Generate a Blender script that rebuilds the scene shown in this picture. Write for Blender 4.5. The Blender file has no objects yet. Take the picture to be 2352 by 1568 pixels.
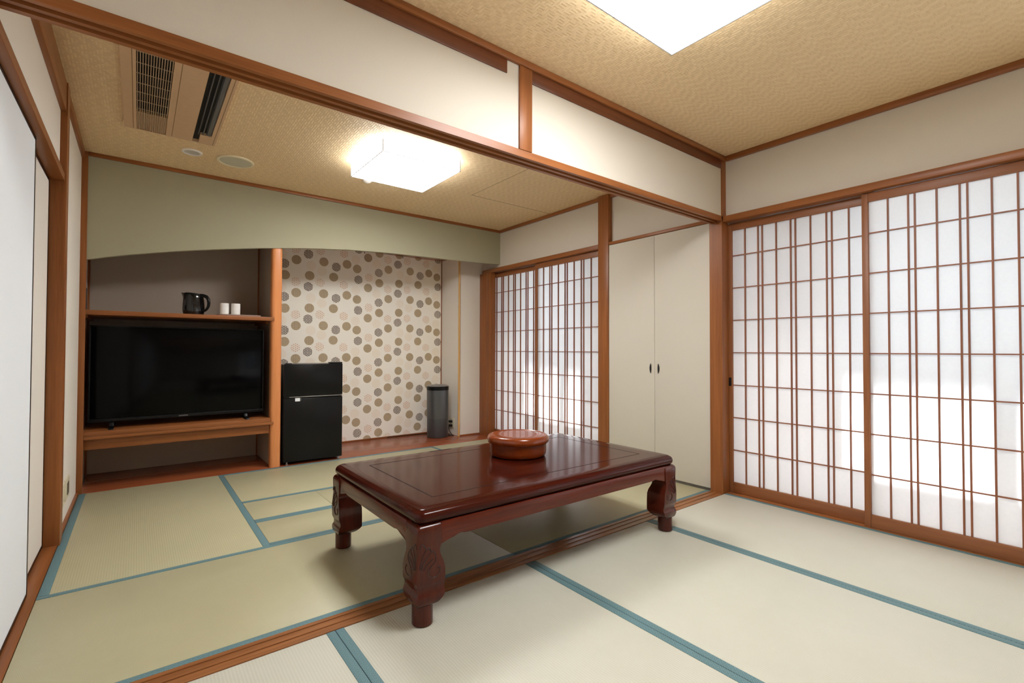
import bpy, bmesh, math, random
from mathutils import Vector, Matrix
random.seed(7)
scene = bpy.context.scene
COL = scene.collection
PI = math.pi

# ------------------------------------------------------------------ camera
cam_d = bpy.data.cameras.new('camera')
cam = bpy.data.objects.new('camera', cam_d)
COL.objects.link(cam)
yaw, pitch, roll, fpx = 0.6611, 0.0178, 0.0026, 1103.39
F = Vector((math.sin(yaw)*math.cos(pitch), math.cos(yaw)*math.cos(pitch), math.sin(pitch)))
R_ = Vector((math.cos(yaw), -math.sin(yaw), 0))
U_ = R_.cross(F)
R2 = R_*math.cos(roll) + U_*math.sin(roll)
U2 = U_*math.cos(roll) - R_*math.sin(roll)
m = Matrix((R2, U2, -F)).transposed().to_4x4()
m.translation = Vector((-3.2401, -1.7503, 1.0))
cam.matrix_world = m
cam_d.sensor_width = 36
cam_d.lens = fpx/2352*36
cam_d.clip_start = 0.02
cam_d.clip_end = 200
scene.camera = cam

# ------------------------------------------------------------------ materials
def srgb(r, g, b):
    f = lambda c: (c/255/12.92) if c/255 <= 0.04045 else ((c/255+0.055)/1.055)**2.4
    return (f(r), f(g), f(b), 1)

class NT:
    def __init__(s, name):
        s.m = bpy.data.materials.new(name)
        s.m.use_nodes = True
        s.t = s.m.node_tree
        s.t.nodes.clear()
        s.out = s.t.nodes.new('ShaderNodeOutputMaterial')
    def n(s, typ, **kw):
        nd = s.t.nodes.new(typ)
        for k, v in kw.items():
            setattr(nd, k, v)
        return nd
    def l(s, a, b):
        s.t.links.new(a, b)
    def val(s, sock, v):
        if isinstance(v, bpy.types.NodeSocket):
            s.l(v, sock)
        else:
            sock.default_value = v
    def math(s, op, a, b=None, c=None):
        nd = s.n('ShaderNodeMath', operation=op)
        s.val(nd.inputs[0], a)
        if b is not None: s.val(nd.inputs[1], b)
        if c is not None: s.val(nd.inputs[2], c)
        return nd.outputs[0]
    def vec(s, op, a, b=None, c=None):
        nd = s.n('ShaderNodeVectorMath', operation=op)
        s.val(nd.inputs[0], a)
        if b is not None: s.val(nd.inputs[1], b)
        if c is not None: s.val(nd.inputs[2], c)
        return nd.outputs['Value'] if op in ('LENGTH', 'DOT_PRODUCT') else nd.outputs[0]
    def mix(s, fac, a, b, blend='MIX'):
        nd = s.n('ShaderNodeMix', data_type='RGBA', blend_type=blend)
        s.val(nd.inputs[0], fac); s.val(nd.inputs[6], a); s.val(nd.inputs[7], b)
        return nd.outputs[2]
    def coord(s, scale=(1, 1, 1)):
        c = s.n('ShaderNodeTexCoord')
        mp = s.n('ShaderNodeMapping')
        mp.inputs['Scale'].default_value = scale
        s.l(c.outputs['Object'], mp.inputs[0])
        return mp.outputs[0]
    def noise(s, vec, scale, detail=3, rough=.5):
        nd = s.n('ShaderNodeTexNoise')
        nd.inputs['Scale'].default_value = scale
        nd.inputs['Detail'].default_value = detail
        nd.inputs['Roughness'].default_value = rough
        s.l(vec, nd.inputs['Vector'])
        return nd.outputs[0]
    def bump(s, h, strength=.2, dist=.002):
        nd = s.n('ShaderNodeBump')
        nd.inputs['Strength'].default_value = strength
        nd.inputs['Distance'].default_value = dist
        s.l(h, nd.inputs['Height'])
        return nd.outputs[0]
    def pbr(s, color, rough=.5, metal=0, normal=None, coat=0, spec=.5):
        p = s.n('ShaderNodeBsdfPrincipled')
        s.val(p.inputs['Base Color'], color)
        s.val(p.inputs['Roughness'], rough)
        p.inputs['Metallic'].default_value = metal
        p.inputs['Coat Weight'].default_value = coat
        p.inputs['Coat Roughness'].default_value = .06
        p.inputs['Specular IOR Level'].default_value = spec
        if normal is not None: s.l(normal, p.inputs['Normal'])
        s.l(p.outputs[0], s.out.inputs[0])
        return s.m

def plain(name, col, rough=.5, metal=0, coat=0, spec=.5, var=.05):
    t = NT(name)
    n = t.noise(t.coord(), 35, 3)
    dark = tuple(c*(1-var) for c in col[:3])+(1,)
    c = t.mix(n, dark, tuple(min(1, c*(1+var)) for c in col[:3])+(1,))
    return t.pbr(c, rough, metal, None, coat, spec)

def wood(name, axis, c1, c2, rough=.38, scale=1.0, coat=0.0, grain=1.0, spec=.5):
    t = NT(name)
    sc = {'x': (1.2, 26, 26), 'y': (26, 1.2, 26), 'z': (26, 26, 1.2)}[axis]
    v = t.coord(tuple(a*scale for a in sc))
    n1 = t.noise(v, 1.0, 5, .6)
    v2 = t.coord(tuple(a*scale*6 for a in sc))
    n2 = t.noise(v2, 1.0, 2, .5)
    f = t.math('ADD', t.math('MULTIPLY', n1, .75), t.math('MULTIPLY', n2, .25))
    f = t.math('MULTIPLY_ADD', f, 2.2*grain, .5-1.1*grain)
    cl = t.n('ShaderNodeClamp'); t.l(f, cl.inputs[0])
    c = t.mix(cl.outputs[0], c1, c2)
    return t.pbr(c, rough, 0, t.bump(n2, .05, .001), coat, spec)

W1, W2 = srgb(120, 70, 37), srgb(162, 101, 57)
wood_x = wood('trim_wood_x', 'x', W1, W2, .34, 1.0, 0, 1.0, .3)
wood_y = wood('trim_wood_y', 'y', W1, W2, .34, 1.0, 0, 1.0, .3)
wood_z = wood('trim_wood_z', 'z', W1, W2, .34, 1.0, 0, 1.0, .3)
fascia_x = wood('fascia_wood_x', 'x', srgb(88, 46, 27), srgb(122, 70, 42), .3, 1.0, 0, 1.0, .4)
sill_x = wood('sill_wood_x', 'x', srgb(112, 66, 36), srgb(168, 112, 68), .25)
post_m = wood('alcove_post_wood', 'z', srgb(196, 118, 66), srgb(220, 146, 90), .3)
board_m = wood('alcove_board_wood', 'x', srgb(124, 60, 34), srgb(162, 88, 54), .25)
shoji_y = wood('shoji_wood_y', 'y', srgb(122, 72, 40), srgb(156, 98, 58), .45)
shoji_z = wood('shoji_wood_z', 'z', srgb(122, 72, 40), srgb(156, 98, 58), .45)
lattice_m = wood('lattice_wood', 'z', srgb(118, 68, 44), srgb(150, 92, 62), .5)
table_x = wood('table_wood_x', 'x', srgb(40, 11, 6), srgb(68, 21, 11), .13, 1.0, .0, 1.0, .2)
apron_x = wood('apron_wood_x', 'x', srgb(66, 20, 10), srgb(110, 41, 22), .22, 1.0, .0, 1.0, .3)
table_y = wood('table_wood_y', 'y', srgb(60, 18, 10), srgb(98, 35, 19), .2, 1.0, .0, 1.0, .3)
table_z = wood('table_wood_z', 'z', srgb(54, 17, 10), srgb(88, 32, 18), .22, 1.0, .0, 1.0, .35)
carve_m = plain('carving_wood', srgb(52, 18, 12), .24, 0, .2, .4)
inlay_m = plain('inlay_dark', srgb(12, 6, 5), .5, 0, 0, .1)
bowl_m = wood('bowl_wood', 'x', srgb(104, 38, 7), srgb(140, 62, 16), .25, 1.0, .5, .9, .3)
bowl_dark = wood('bowl_wood_dark', 'x', srgb(92, 32, 6), srgb(124, 52, 13), .25, 1.0, .35, .9, .3)

def plaster(name, col):
    t = NT(name)
    n = t.noise(t.coord(), 160, 4, .7)
    c = t.mix(n, tuple(c*.96 for c in col[:3])+(1,), tuple(min(1, c*1.03) for c in col[:3])+(1,))
    return t.pbr(c, .9, 0, t.bump(n, .12, .0015), 0, .2)
wall_m = plaster('wall_paper_cream', srgb(208, 200, 187))
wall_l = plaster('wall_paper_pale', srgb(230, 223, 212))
sage_m = plaster('sage_plaster', srgb(164, 160, 136))
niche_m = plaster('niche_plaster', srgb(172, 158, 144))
fus_m = plaster('fusuma_paper_white', srgb(230, 234, 240))
fus2_m = plaster('fusuma_paper_cream', srgb(222, 215, 206))
door_m = plaster('closet_paper', srgb(208, 201, 187))
out_m = plain('outer_wall_paint', srgb(236, 234, 234), .8, 0, 0, .5, .02)

def tatami(name, axis, c1, c2, c3, c4, rough=.48):
    t = NT(name)
    co = t.n('ShaderNodeTexCoord')
    sep = t.n('ShaderNodeSeparateXYZ'); t.l(co.outputs['Object'], sep.inputs[0])
    across = sep.outputs['Y'] if axis == 'x' else sep.outputs['X']
    along = sep.outputs['X'] if axis == 'x' else sep.outputs['Y']
    rib = t.math('SINE', t.math('MULTIPLY', across, 2*PI/.0095))
    rush = t.math('SINE', t.math('MULTIPLY', along, 2*PI/.0042))
    vn = t.coord((4, 4, 4))
    big = t.noise(vn, 1.0, 3, .6)
    fine = t.noise(t.coord((90, 600, 90) if axis == 'y' else (600, 90, 90)), 1.0, 2)
    c = t.mix(big, c1, c2)
    c = t.mix(t.math('MULTIPLY', fine, .4), c, c3)
    dark = t.math('MULTIPLY_ADD', rib, .09, .09)
    c = t.mix(dark, c, c4)
    h = t.math('ADD', rib, t.math('MULTIPLY', rush, .35))
    return t.pbr(c, rough, 0, t.bump(h, .25, .0012), 0, .5)
NEW = (srgb(196, 195, 180), srgb(208, 207, 194), srgb(190, 184, 164), srgb(164, 158, 136))
OLD = (srgb(177, 172, 139), srgb(191, 186, 153), srgb(169, 159, 124), srgb(145, 135, 99), .36)
tat_x = tatami('tatami_old_rush_x', 'x', *OLD)
tat_y = tatami('tatami_rush_y', 'y', *NEW)
tat_yo = tatami('tatami_old_rush_y', 'y', *OLD)

def border_mat():
    t = NT('tatami_border_cloth')
    v = t.coord((1, 1, 1))
    sep = t.n('ShaderNodeSeparateXYZ'); t.l(v, sep.inputs[0])
    a = t.math('ADD', sep.outputs[0], sep.outputs[1])
    b = t.math('SUBTRACT', sep.outputs[0], sep.outputs[1])
    s1 = t.math('GREATER_THAN', t.math('SINE', t.math('MULTIPLY', a, 2*PI/.0085)), .45)
    s2 = t.math('GREATER_THAN', t.math('SINE', t.math('MULTIPLY', b, 2*PI/.0085)), .45)
    ck = t.n('ShaderNodeTexChecker'); ck.inputs['Scale'].default_value = 85
    t.l(v, ck.inputs[0])
    sel = t.n('ShaderNodeMix', data_type='FLOAT')
    t.l(ck.outputs['Fac'], sel.inputs[0]); t.l(s1, sel.inputs[2]); t.l(s2, sel.inputs[3])
    c = t.mix(t.math('MULTIPLY', sel.outputs[0], .4), srgb(84, 116, 122), srgb(140, 166, 168))
    return t.pbr(c, .6, 0, None, 0, .4)
border_m = border_mat()

def ajiro():
    t = NT('woven_bamboo_ceiling')
    co = t.n('ShaderNodeTexCoord')
    sep = t.n('ShaderNodeSeparateXYZ'); t.l(co.outputs['Object'], sep.inputs[0])
    s = .014
    i = t.math('FLOOR', t.math('DIVIDE', sep.outputs[0], s))
    j = t.math('FLOOR', t.math('DIVIDE', sep.outputs[1], s))
    # herringbone: the twill turns round every 5 strands
    blk = t.math('PINGPONG', t.math('ADD', j, 4000), 5)
    w = t.math('WRAP', t.math('ADD', blk, i), 4, 0)
    hor = t.math('LESS_THAN', w, 2)
    nx = t.noise(t.coord((30, 260, 1)), 1.0, 2)
    ny = t.noise(t.coord((260, 30, 1)), 1.0, 2)
    sel = t.n('ShaderNodeMix', data_type='FLOAT')
    t.l(hor, sel.inputs[0]); t.l(ny, sel.inputs[2]); t.l(nx, sel.inputs[3])
    fx = t.math('FRACT', t.math('DIVIDE', sep.outputs[0], s))
    fy = t.math('FRACT', t.math('DIVIDE', sep.outputs[1], s))
    px = t.math('SUBTRACT', 1, t.math('ABSOLUTE', t.math('MULTIPLY_ADD', fx, 2, -1)))
    py = t.math('SUBTRACT', 1, t.math('ABSOLUTE', t.math('MULTIPLY_ADD', fy, 2, -1)))
    prof = t.n('ShaderNodeMix', data_type='FLOAT')
    t.l(hor, prof.inputs[0]); t.l(px, prof.inputs[2]); t.l(py, prof.inputs[3])
    big = t.noise(t.coord((3, 3, 3)), 1.0, 3, .6)
    c = t.mix(sel.outputs[0], srgb(212, 180, 134), srgb(250, 228, 188))
    c = t.mix(t.math('MULTIPLY', hor, .2), c, srgb(190, 154, 108))
    c = t.mix(t.math('MULTIPLY', big, .35), c, srgb(228, 196, 152))
    return t.pbr(c, .55, 0, t.bump(prof.outputs[0], .4, .002), 0, .35)
ceil_m = ajiro()

def wallpaper():
    t = NT('dotted_wallpaper')
    co = t.n('ShaderNodeTexCoord')
    P = t.vec('MULTIPLY', co.outputs['Object'], (1, 0, 1))
    TW, TH = .9925, .3375
    H = [(-1.857, 1.652), (-1.572, 1.548), (-1.331, 1.433), (-1.096, 1.532)]
    W = [(-1.974, 1.581), (-1.844, 1.430), (-1.702, 1.589), (-1.599, 1.437), (-1.457, 1.590), (-1.345, 1.552), (-1.221, 1.689), (-1.090, 1.4165)]
    D = [(-1.979, 1.692), (-1.739, 1.703), (-1.490, 1.701), (-1.212, 1.470)]
    B = [(-1.83, 1.535), (-1.36, 1.652), (-1.72, 1.49), (-1.12, 1.63)]
    def mask(L, r):
        acc = None
        for (x, z) in L:
            q = t.vec('SUBTRACT', P, (x, 0, z))
            q = t.vec('WRAP', q, (TW/2, 1, TH/2), (-TW/2, -1, -TH/2))
            d = t.vec('LENGTH', q)
            acc = d if acc is None else t.math('MINIMUM', acc, d)
        return t.math('LESS_THAN', acc, r)
    def hexd(sp, thr):
        k = 2*PI/(sp*.866)
        acc = None
        for a in (0, 60, 120):
            d = t.vec('DOT_PRODUCT', P, (math.cos(math.radians(a))*k, 0, math.sin(math.radians(a))*k))
            cs = t.math('COSINE', d)
            acc = cs if acc is None else t.math('ADD', acc, cs)
        return t.math('GREATER_THAN', acc, thr)
    sep = t.n('ShaderNodeSeparateXYZ'); t.l(P, sep.inputs[0])
    k = 2*PI/.0078
    gx = t.math('SINE', t.math('MULTIPLY', sep.outputs[0], k))
    gz = t.math('SINE', t.math('MULTIPLY', sep.outputs[2], k))
    cell = t.math('GREATER_THAN', t.math('MINIMUM', gx, gz), -.72)
    bg = t.mix(t.noise(t.coord(), 2.2, 2), srgb(252, 246, 232), srgb(253, 249, 240))
    mb, md, mw, mh = mask(B, .05), mask(D, .046), mask(W, .047), mask(H, .047)
    c = t.mix(t.math('MULTIPLY', mb, .22), bg, srgb(240, 214, 178))
    c = t.mix(t.math('MULTIPLY', md, .22), c, srgb(240, 210, 186))
    c = t.mix(t.math('MULTIPLY', md, hexd(.020, 1.5)), c, srgb(208, 158, 118))
    c = t.mix(mw, c, t.mix(cell, srgb(126, 106, 78), srgb(218, 199, 168)))
    c = t.mix(mh, c, t.mix(hexd(.0165, -.3), srgb(62, 54, 46), srgb(246, 238, 222)))
    return t.pbr(c, .85, 0, None, 0, .2)
wpaper_m = wallpaper()

black_m = plain('black_plastic', srgb(11, 11, 12), .35, 0, 0, .25)
black_gloss = plain('black_gloss', srgb(12, 12, 13), .12, 0, .3)
fridge_m = plain('fridge_black', srgb(9, 9, 10), .3, 0, 0, .3)
lacquer_m = plain('black_lacquer', srgb(26, 11, 9), .3, 0, 0, .3)
screen_m = plain('tv_screen', srgb(4, 4, 5), .14, 0, 0, .12)
metal_m = plain('bright_metal', srgb(190, 190, 190), .3, 1.0)
iron_m = plain('dark_iron', srgb(24, 22, 20), .45, .3)
bin_m = plain('bin_grey', srgb(96, 98, 100), .32, .55)
bin_low = plain('bin_grey_low', srgb(84, 86, 88), .36, .5)
lid_m = plain('bin_lid_grey', srgb(140, 138, 138), .28, .6)
white_m = plain('white_ceramic', srgb(232, 230, 226), .25, 0, .2)
tray_m = plain('tray_white', srgb(222, 214, 208), .4)
plate_m = plain('outlet_plate', srgb(214, 206, 180), .4)
plate_dark = plain('outlet_slot', srgb(96, 92, 76), .5)
label_m = plain('label_white', srgb(228, 230, 232), .5)
ac_m = plain('ac_beige', srgb(206, 172, 136), .5)
ac_slat = plain('ac_slat', srgb(176, 152, 124), .5)
ac_dark = plain('ac_dark', srgb(20, 20, 19), .6)
ac_vane = plain('ac_vane', srgb(96, 96, 96), .45)
spk_m = plain('speaker_ring', srgb(226, 214, 182), .5)
spk_g = plain('speaker_mesh', srgb(196, 192, 172), .6)
dl_m = plain('downlight_white', srgb(234, 228, 222), .35)
dl_in = plain('downlight_reflector', srgb(214, 208, 204), .25, .5)
kett_g = plain('kettle_gauge', srgb(74, 74, 80), .2)
alu_m = plain('aluminium_sash', srgb(170, 168, 164), .4, .3)
ground_m = plain('outside_ground', srgb(190, 192, 194), .9)
navy_m = plain('navy_panel', srgb(34, 32, 40), .5)
bamboo_m = wood('bamboo', 'z', srgb(196, 148, 84), srgb(222, 178, 112), .35)
bamboo_n = plain('bamboo_node', srgb(150, 98, 50), .5)
seam_m = plain('ceiling_seam', srgb(120, 92, 58), .8)

def lamp_mat(name, LAMP):
    t = NT(name)
    e = t.n('ShaderNodeEmission')
    e.inputs[0].default_value = (.97, .985, 1.0, 1)
    e.inputs[1].default_value = LAMP
    t.l(e.outputs[0], t.out.inputs[0])
    return t.m
lamp_m = lamp_mat('lamp_diffuser_glow', 14.0)
lamp_side = lamp_mat('lamp_side_glow', 4.5)
lamp_side_front = lamp_mat('lamp_side_glow_front', 3.0)
lamp_edge = plain('lamp_edge', srgb(205, 205, 208), .4)

def paper():
    t = NT('shoji_paper')
    n = t.noise(t.coord(), 60, 4, .7)
    c = t.mix(n, (.86, .86, .88, 1), (.93, .93, .94, 1))
    d = t.n('ShaderNodeBsdfDiffuse'); t.l(c, d.inputs[0])
    tr = t.n('ShaderNodeBsdfTranslucent'); t.l(c, tr.inputs[0])
    mx = t.n('ShaderNodeMixShader'); mx.inputs[0].default_value = .62
    t.l(d.outputs[0], mx.inputs[1]); t.l(tr.outputs[0], mx.inputs[2])
    t.l(mx.outputs[0], t.out.inputs[0])
    return t.m
paper_m = paper()
def frosted():
    t = NT('added_frosted_glass')  # for the unseen panes added to spread daylight behind the screens
    d = t.n('ShaderNodeBsdfDiffuse'); d.inputs[0].default_value = (.85, .85, .83, 1)
    tr = t.n('ShaderNodeBsdfTranslucent'); tr.inputs[0].default_value = (.55, .54, .53, 1)
    mx = t.n('ShaderNodeMixShader'); mx.inputs[0].default_value = .72
    t.l(d.outputs[0], mx.inputs[1]); t.l(tr.outputs[0], mx.inputs[2])
    t.l(mx.outputs[0], t.out.inputs[0])
    return t.m
frost_m = frosted()

def glass():
    t = NT('window_glass')
    tr = t.n('ShaderNodeBsdfTransparent'); tr.inputs[0].default_value = (.74, .77, .78, 1)
    g = t.n('ShaderNodeBsdfGlossy'); g.inputs['Roughness'].default_value = .02
    mx = t.n('ShaderNodeMixShader'); mx.inputs[0].default_value = .06
    t.l(tr.outputs[0], mx.inputs[1]); t.l(g.outputs[0], mx.inputs[2])
    t.l(mx.outputs[0], t.out.inputs[0])
    return t.m
glass_m = glass()

# ------------------------------------------------------------------ mesh helpers
class MB:
    def __init__(s):
        s.b = bmesh.new()
        s.mi = 0
    def _mark(s, faces):
        for f in faces: f.material_index = s.mi
    def box(s, x0, x1, y0, y1, z0, z1, bev=0, seg=2):
        b = bmesh.new()
        vs = [b.verts.new((x, y, z)) for x in (x0, x1) for y in (y0, y1) for z in (z0, z1)]
        for q in ((0, 1, 3, 2), (4, 6, 7, 5), (0, 4, 5, 1), (2, 3, 7, 6), (0, 2, 6, 4), (1, 5, 7, 3)):
            b.faces.new([vs[i] for i in q])
        if bev > 0:
            bmesh.ops.bevel(b, geom=list(b.edges), offset=bev, segments=seg, profile=.5, affect='EDGES')
        s._merge(b)
        return s
    def _merge(s, b, mat=None):
        mp = {}
        for v in b.verts:
            mp[v] = s.b.verts.new(v.co)
        for f in b.faces:
            try:
                nf = s.b.faces.new([mp[v] for v in f.verts])
                nf.material_index = s.mi
            except ValueError:
                pass
        b.free()
    def prism(s, pts, axis, a, b_, bev=0):
        """pts 2D polygon; axis 'x': pts=(y,z), 'y': pts=(x,z), 'z': pts=(x,y)"""
        b = bmesh.new()
        def mk(p, t):
            return {'x': (t, p[0], p[1]), 'y': (p[0], t, p[1]), 'z': (p[0], p[1], t)}[axis]
        A = [b.verts.new(mk(p, a)) for p in pts]
        B = [b.verts.new(mk(p, b_)) for p in pts]
        n = len(pts)
        b.faces.new(A); b.faces.new(B[::-1])
        for i in range(n):
            b.faces.new((A[i], B[i], B[(i+1) % n], A[(i+1) % n]))
        bmesh.ops.recalc_face_normals(b, faces=list(b.faces))
        if bev > 0:
            bmesh.ops.bevel(b, geom=list(b.edges), offset=bev, segments=2, profile=.5, affect='EDGES')
        s._merge(b)
        return s
    def lathe(s, prof, cx=0, cy=0, n=48, cap0=True, cap1=True, axis='z', fn=None):
        rings = []
        for (r, z) in prof:
            ring = []
            for k in range(n):
                a = 2*PI*k/n
                x, y = r*math.cos(a), r*math.sin(a)
                co = (cx+x, cy+y, z)
                if axis == 'x': co = (z, cx+x, cy+y)
                if axis == 'y': co = (cx+x, z, cy+y)
                if fn: co = fn(co, a)
                ring.append(s.b.verts.new(co))
            rings.append(ring)
        for i in range(len(rings)-1):
            for k in range(n):
                f = s.b.faces.new((rings[i][k], rings[i][(k+1) % n], rings[i+1][(k+1) % n], rings[i+1][k]))
                f.material_index = s.mi
        if cap0: s._mark([s.b.faces.new(rings[0][::-1])])
        if cap1: s._mark([s.b.faces.new(rings[-1])])
        return s
    def tube(s, pts, r, n=8, cap=True):
        pts = [Vector(p) for p in pts]
        rr = r if isinstance(r, (list, tuple)) else [r]*len(pts)
        rings = []
        prev = None
        for i, p in enumerate(pts):
            d = (pts[min(i+1, len(pts)-1)]-pts[max(i-1, 0)]).normalized()
            if prev is None:
                up = Vector((0, 0, 1)) if abs(d.z) < .9 else Vector((1, 0, 0))
                a = d.cross(up).normalized()
            else:
                a = (prev - d*prev.dot(d)).normalized()
            prev = a
            b2 = d.cross(a)
            rings.append([s.b.verts.new(p+(a*math.cos(2*PI*k/n)+b2*math.sin(2*PI*k/n))*rr[i]) for k in range(n)])
        for i in range(len(rings)-1):
            for k in range(n):
                f = s.b.faces.new((rings[i][k], rings[i][(k+1) % n], rings[i+1][(k+1) % n], rings[i+1][k]))
                f.material_index = s.mi
        if cap:
            s._mark([s.b.faces.new(rings[0][::-1]), s.b.faces.new(rings[-1])])
        return s
    def loft(s, loops, cap=True):
        rings = [[s.b.verts.new(p) for p in lp] for lp in loops]
        n = len(rings[0])
        for i in range(len(rings)-1):
            for k in range(n):
                f = s.b.faces.new((rings[i][k], rings[i][(k+1) % n], rings[i+1][(k+1) % n], rings[i+1][k]))
                f.material_index = s.mi
        if cap:
            s._mark([s.b.faces.new(rings[0][::-1]), s.b.faces.new(rings[-1])])
        return s
    def xform(s, M):
        bmesh.ops.transform(s.b, matrix=M, verts=list(s.b.verts))
        return s

def obj(name, mb, mat, parent=None, loc=None, rotz=0, smooth=True, ang=38):
    bmesh.ops.recalc_face_normals(mb.b, faces=list(mb.b.faces))
    me = bpy.data.meshes.new(name)
    mb.b.to_mesh(me); mb.b.free()
    for mt in (mat if isinstance(mat, (list, tuple)) else [mat]):
        me.materials.append(mt)
    if smooth:
        for p in me.polygons: p.use_smooth = True
        me.set_sharp_from_angle(angle=math.radians(ang))
    o = bpy.data.objects.new(name, me)
    COL.objects.link(o)
    if parent is not None: o.parent = parent
    if loc is not None: o.location = loc
    o.rotation_euler.z = rotz
    return o
def tag(o, label, cat=None, group=None, kind=None):
    o['label'] = label
    if cat: o['category'] = cat
    if group: o['group'] = group
    if kind: o['kind'] = kind
    return o
def thing(name, label, cat, loc=(0, 0, 0), rotz=0, group=None):
    o = bpy.data.objects.new(name, None)
    COL.objects.link(o)
    o.location = loc; o.rotation_euler.z = rotz
    o.empty_display_size = .1
    return tag(o, label, cat, group)
def struct(name, mb, mat, label, cat):
    return tag(obj(name, mb, mat), label, cat, None, 'structure')
def dup(root, loc, rotz=None, label=None):
    r = root.copy(); COL.objects.link(r); r.location = loc
    if rotz is not None: r.rotation_euler.z = rotz
    if label: r['label'] = label
    for ch in list(root.children):
        c = ch.copy(); COL.objects.link(c); c.parent = r
        for g in list(ch.children):
            d = g.copy(); COL.objects.link(d); d.parent = c
    return r
TRIM = [0]
def trim(label, x0, x1, y0, y1, z0, z1, axis, bev=.002, mat=None):
    TRIM[0] += 1
    mt = mat or {'x': wood_x, 'y': wood_y, 'z': wood_z}[axis]
    return struct('trim_%d' % TRIM[0], MB().box(x0, x1, y0, y1, z0, z1, bev), mt, label, 'trim')
def trim_prism(label, pts, axis, a, b, mat):
    TRIM[0] += 1
    return struct('trim_%d' % TRIM[0], MB().prism(pts, axis, a, b), mat, label, 'trim')

ZC = 2.375
XL, YB = -3.55, 2.70
YF = -3.62

# ------------------------------------------------------------------ shell
struct('floor', MB().box(-3.9, .12, YF-.1, 3.6, -.12, -.055), tat_y, 'bare floor slab underneath the tatami mats', 'floor')
# floor behind the camera
struct('floor_rear', MB().box(XL, .03, YF, -1.86, -.055, 0), tat_y, 'rush floor of the front room behind the viewer', 'floor')
struct('floor_alcove', MB().box(XL, .036, YB+.001, 3.47, -.055, 0, .001), board_m, 'dark reddish wooden floor boards of the alcove', 'floor')
struct('ceiling', MB().box(-3.75, .50, YF-.1, 3.6, ZC, ZC+.1), ceil_m, 'woven bamboo ceiling over both rooms', 'ceiling')
# partition wall above the sliding door head
struct('wall_partition', MB().box(XL-.02, .0, .006, .09, 1.94, ZC), wall_m, 'cream wall panel above the open sliding door head', 'wall')
# left side
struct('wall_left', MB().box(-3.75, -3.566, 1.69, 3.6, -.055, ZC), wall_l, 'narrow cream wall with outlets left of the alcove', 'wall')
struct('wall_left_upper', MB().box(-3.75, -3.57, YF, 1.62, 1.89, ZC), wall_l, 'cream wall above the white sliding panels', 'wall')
struct('wall_left_rear', MB().box(-3.78, -3.66, YF, 1.70, -.055, 1.9), wall_m, 'wall behind the sliding panels on the left', 'wall')
struct('wall_rear', MB().box(-3.75, .2, YF-.1, YF, -.055, ZC), wall_m, 'wall of the front room behind the viewer', 'wall')
# right side: plaster above the openings
struct('wall_right', MB().box(.045, .36, YF, 3.06, 1.94, ZC), wall_m, 'cream wall above the paper screens and closet', 'wall')
# outer wall with the two window openings
def outer():
    mb = MB()
    x0, x1 = .36, .48
    Z0, Z1 = .04, 1.93
    segs = [(YF-.1, -3.3), (-.02, 1.18), (2.88, 3.6)]
    for a, b in segs: mb.box(x0, x1, a, b, -.7, ZC+.1)
    for a, b in ((-3.3, -.02), (1.18, 2.88)):
        mb.box(x0, x1, a, b, -.7, Z0); mb.box(x0, x1, a, b, Z1, ZC+.1)
    return mb
struct('wall_outer', outer(), out_m, 'outside wall holding the windows behind the paper screens', 'wall')
struct('wall_closet', MB().box(.06, .36, .1, 1.045, -.055, 1.94), out_m, 'wall block inside the closet', 'wall')
struct('floor_window_gap', MB().box(.12, .36, YF, 3.06, -.055, .0), out_m, 'narrow boards between the screens and the windows', 'floor')
# alcove walls
struct('wall_alcove', MB().box(-2.28, -.25, 3.47, 3.6, -.055, 2.2), wpaper_m, 'alcove back wall papered with brown and black dots', 'wall')
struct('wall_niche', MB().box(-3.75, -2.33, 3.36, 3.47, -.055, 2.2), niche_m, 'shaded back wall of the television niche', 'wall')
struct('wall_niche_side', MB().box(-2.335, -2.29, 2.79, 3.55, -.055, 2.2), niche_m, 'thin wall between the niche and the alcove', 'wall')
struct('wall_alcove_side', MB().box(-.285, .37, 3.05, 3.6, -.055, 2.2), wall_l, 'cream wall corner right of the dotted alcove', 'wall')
struct('ceiling_alcove', MB().box(-3.6, .05, 2.741, 3.5, 2.093, 2.2), board_m, 'dark wooden board ceiling inside the alcove', 'ceiling')
# green hanging wall with its shallow arch
arc = [(-3.55, 1.619), (-3.42, 1.655), (-3.29, 1.687), (-3.135, 1.722), (-2.98, 1.755), (-2.75, 1.797), (-2.44, 1.847), (-2.09, 1.893), (-1.71, 1.929), (-1.28, 1.951), (-.8, 1.962), (-.365, 1.972), (.066, 1.988)]
struct('wall_green', MB().prism(arc+[(.066, ZC), (-3.55, ZC)], 'y', YB, YB+.04), sage_m, 'sage green hanging wall with a shallow arched lower edge', 'wall')

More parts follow.
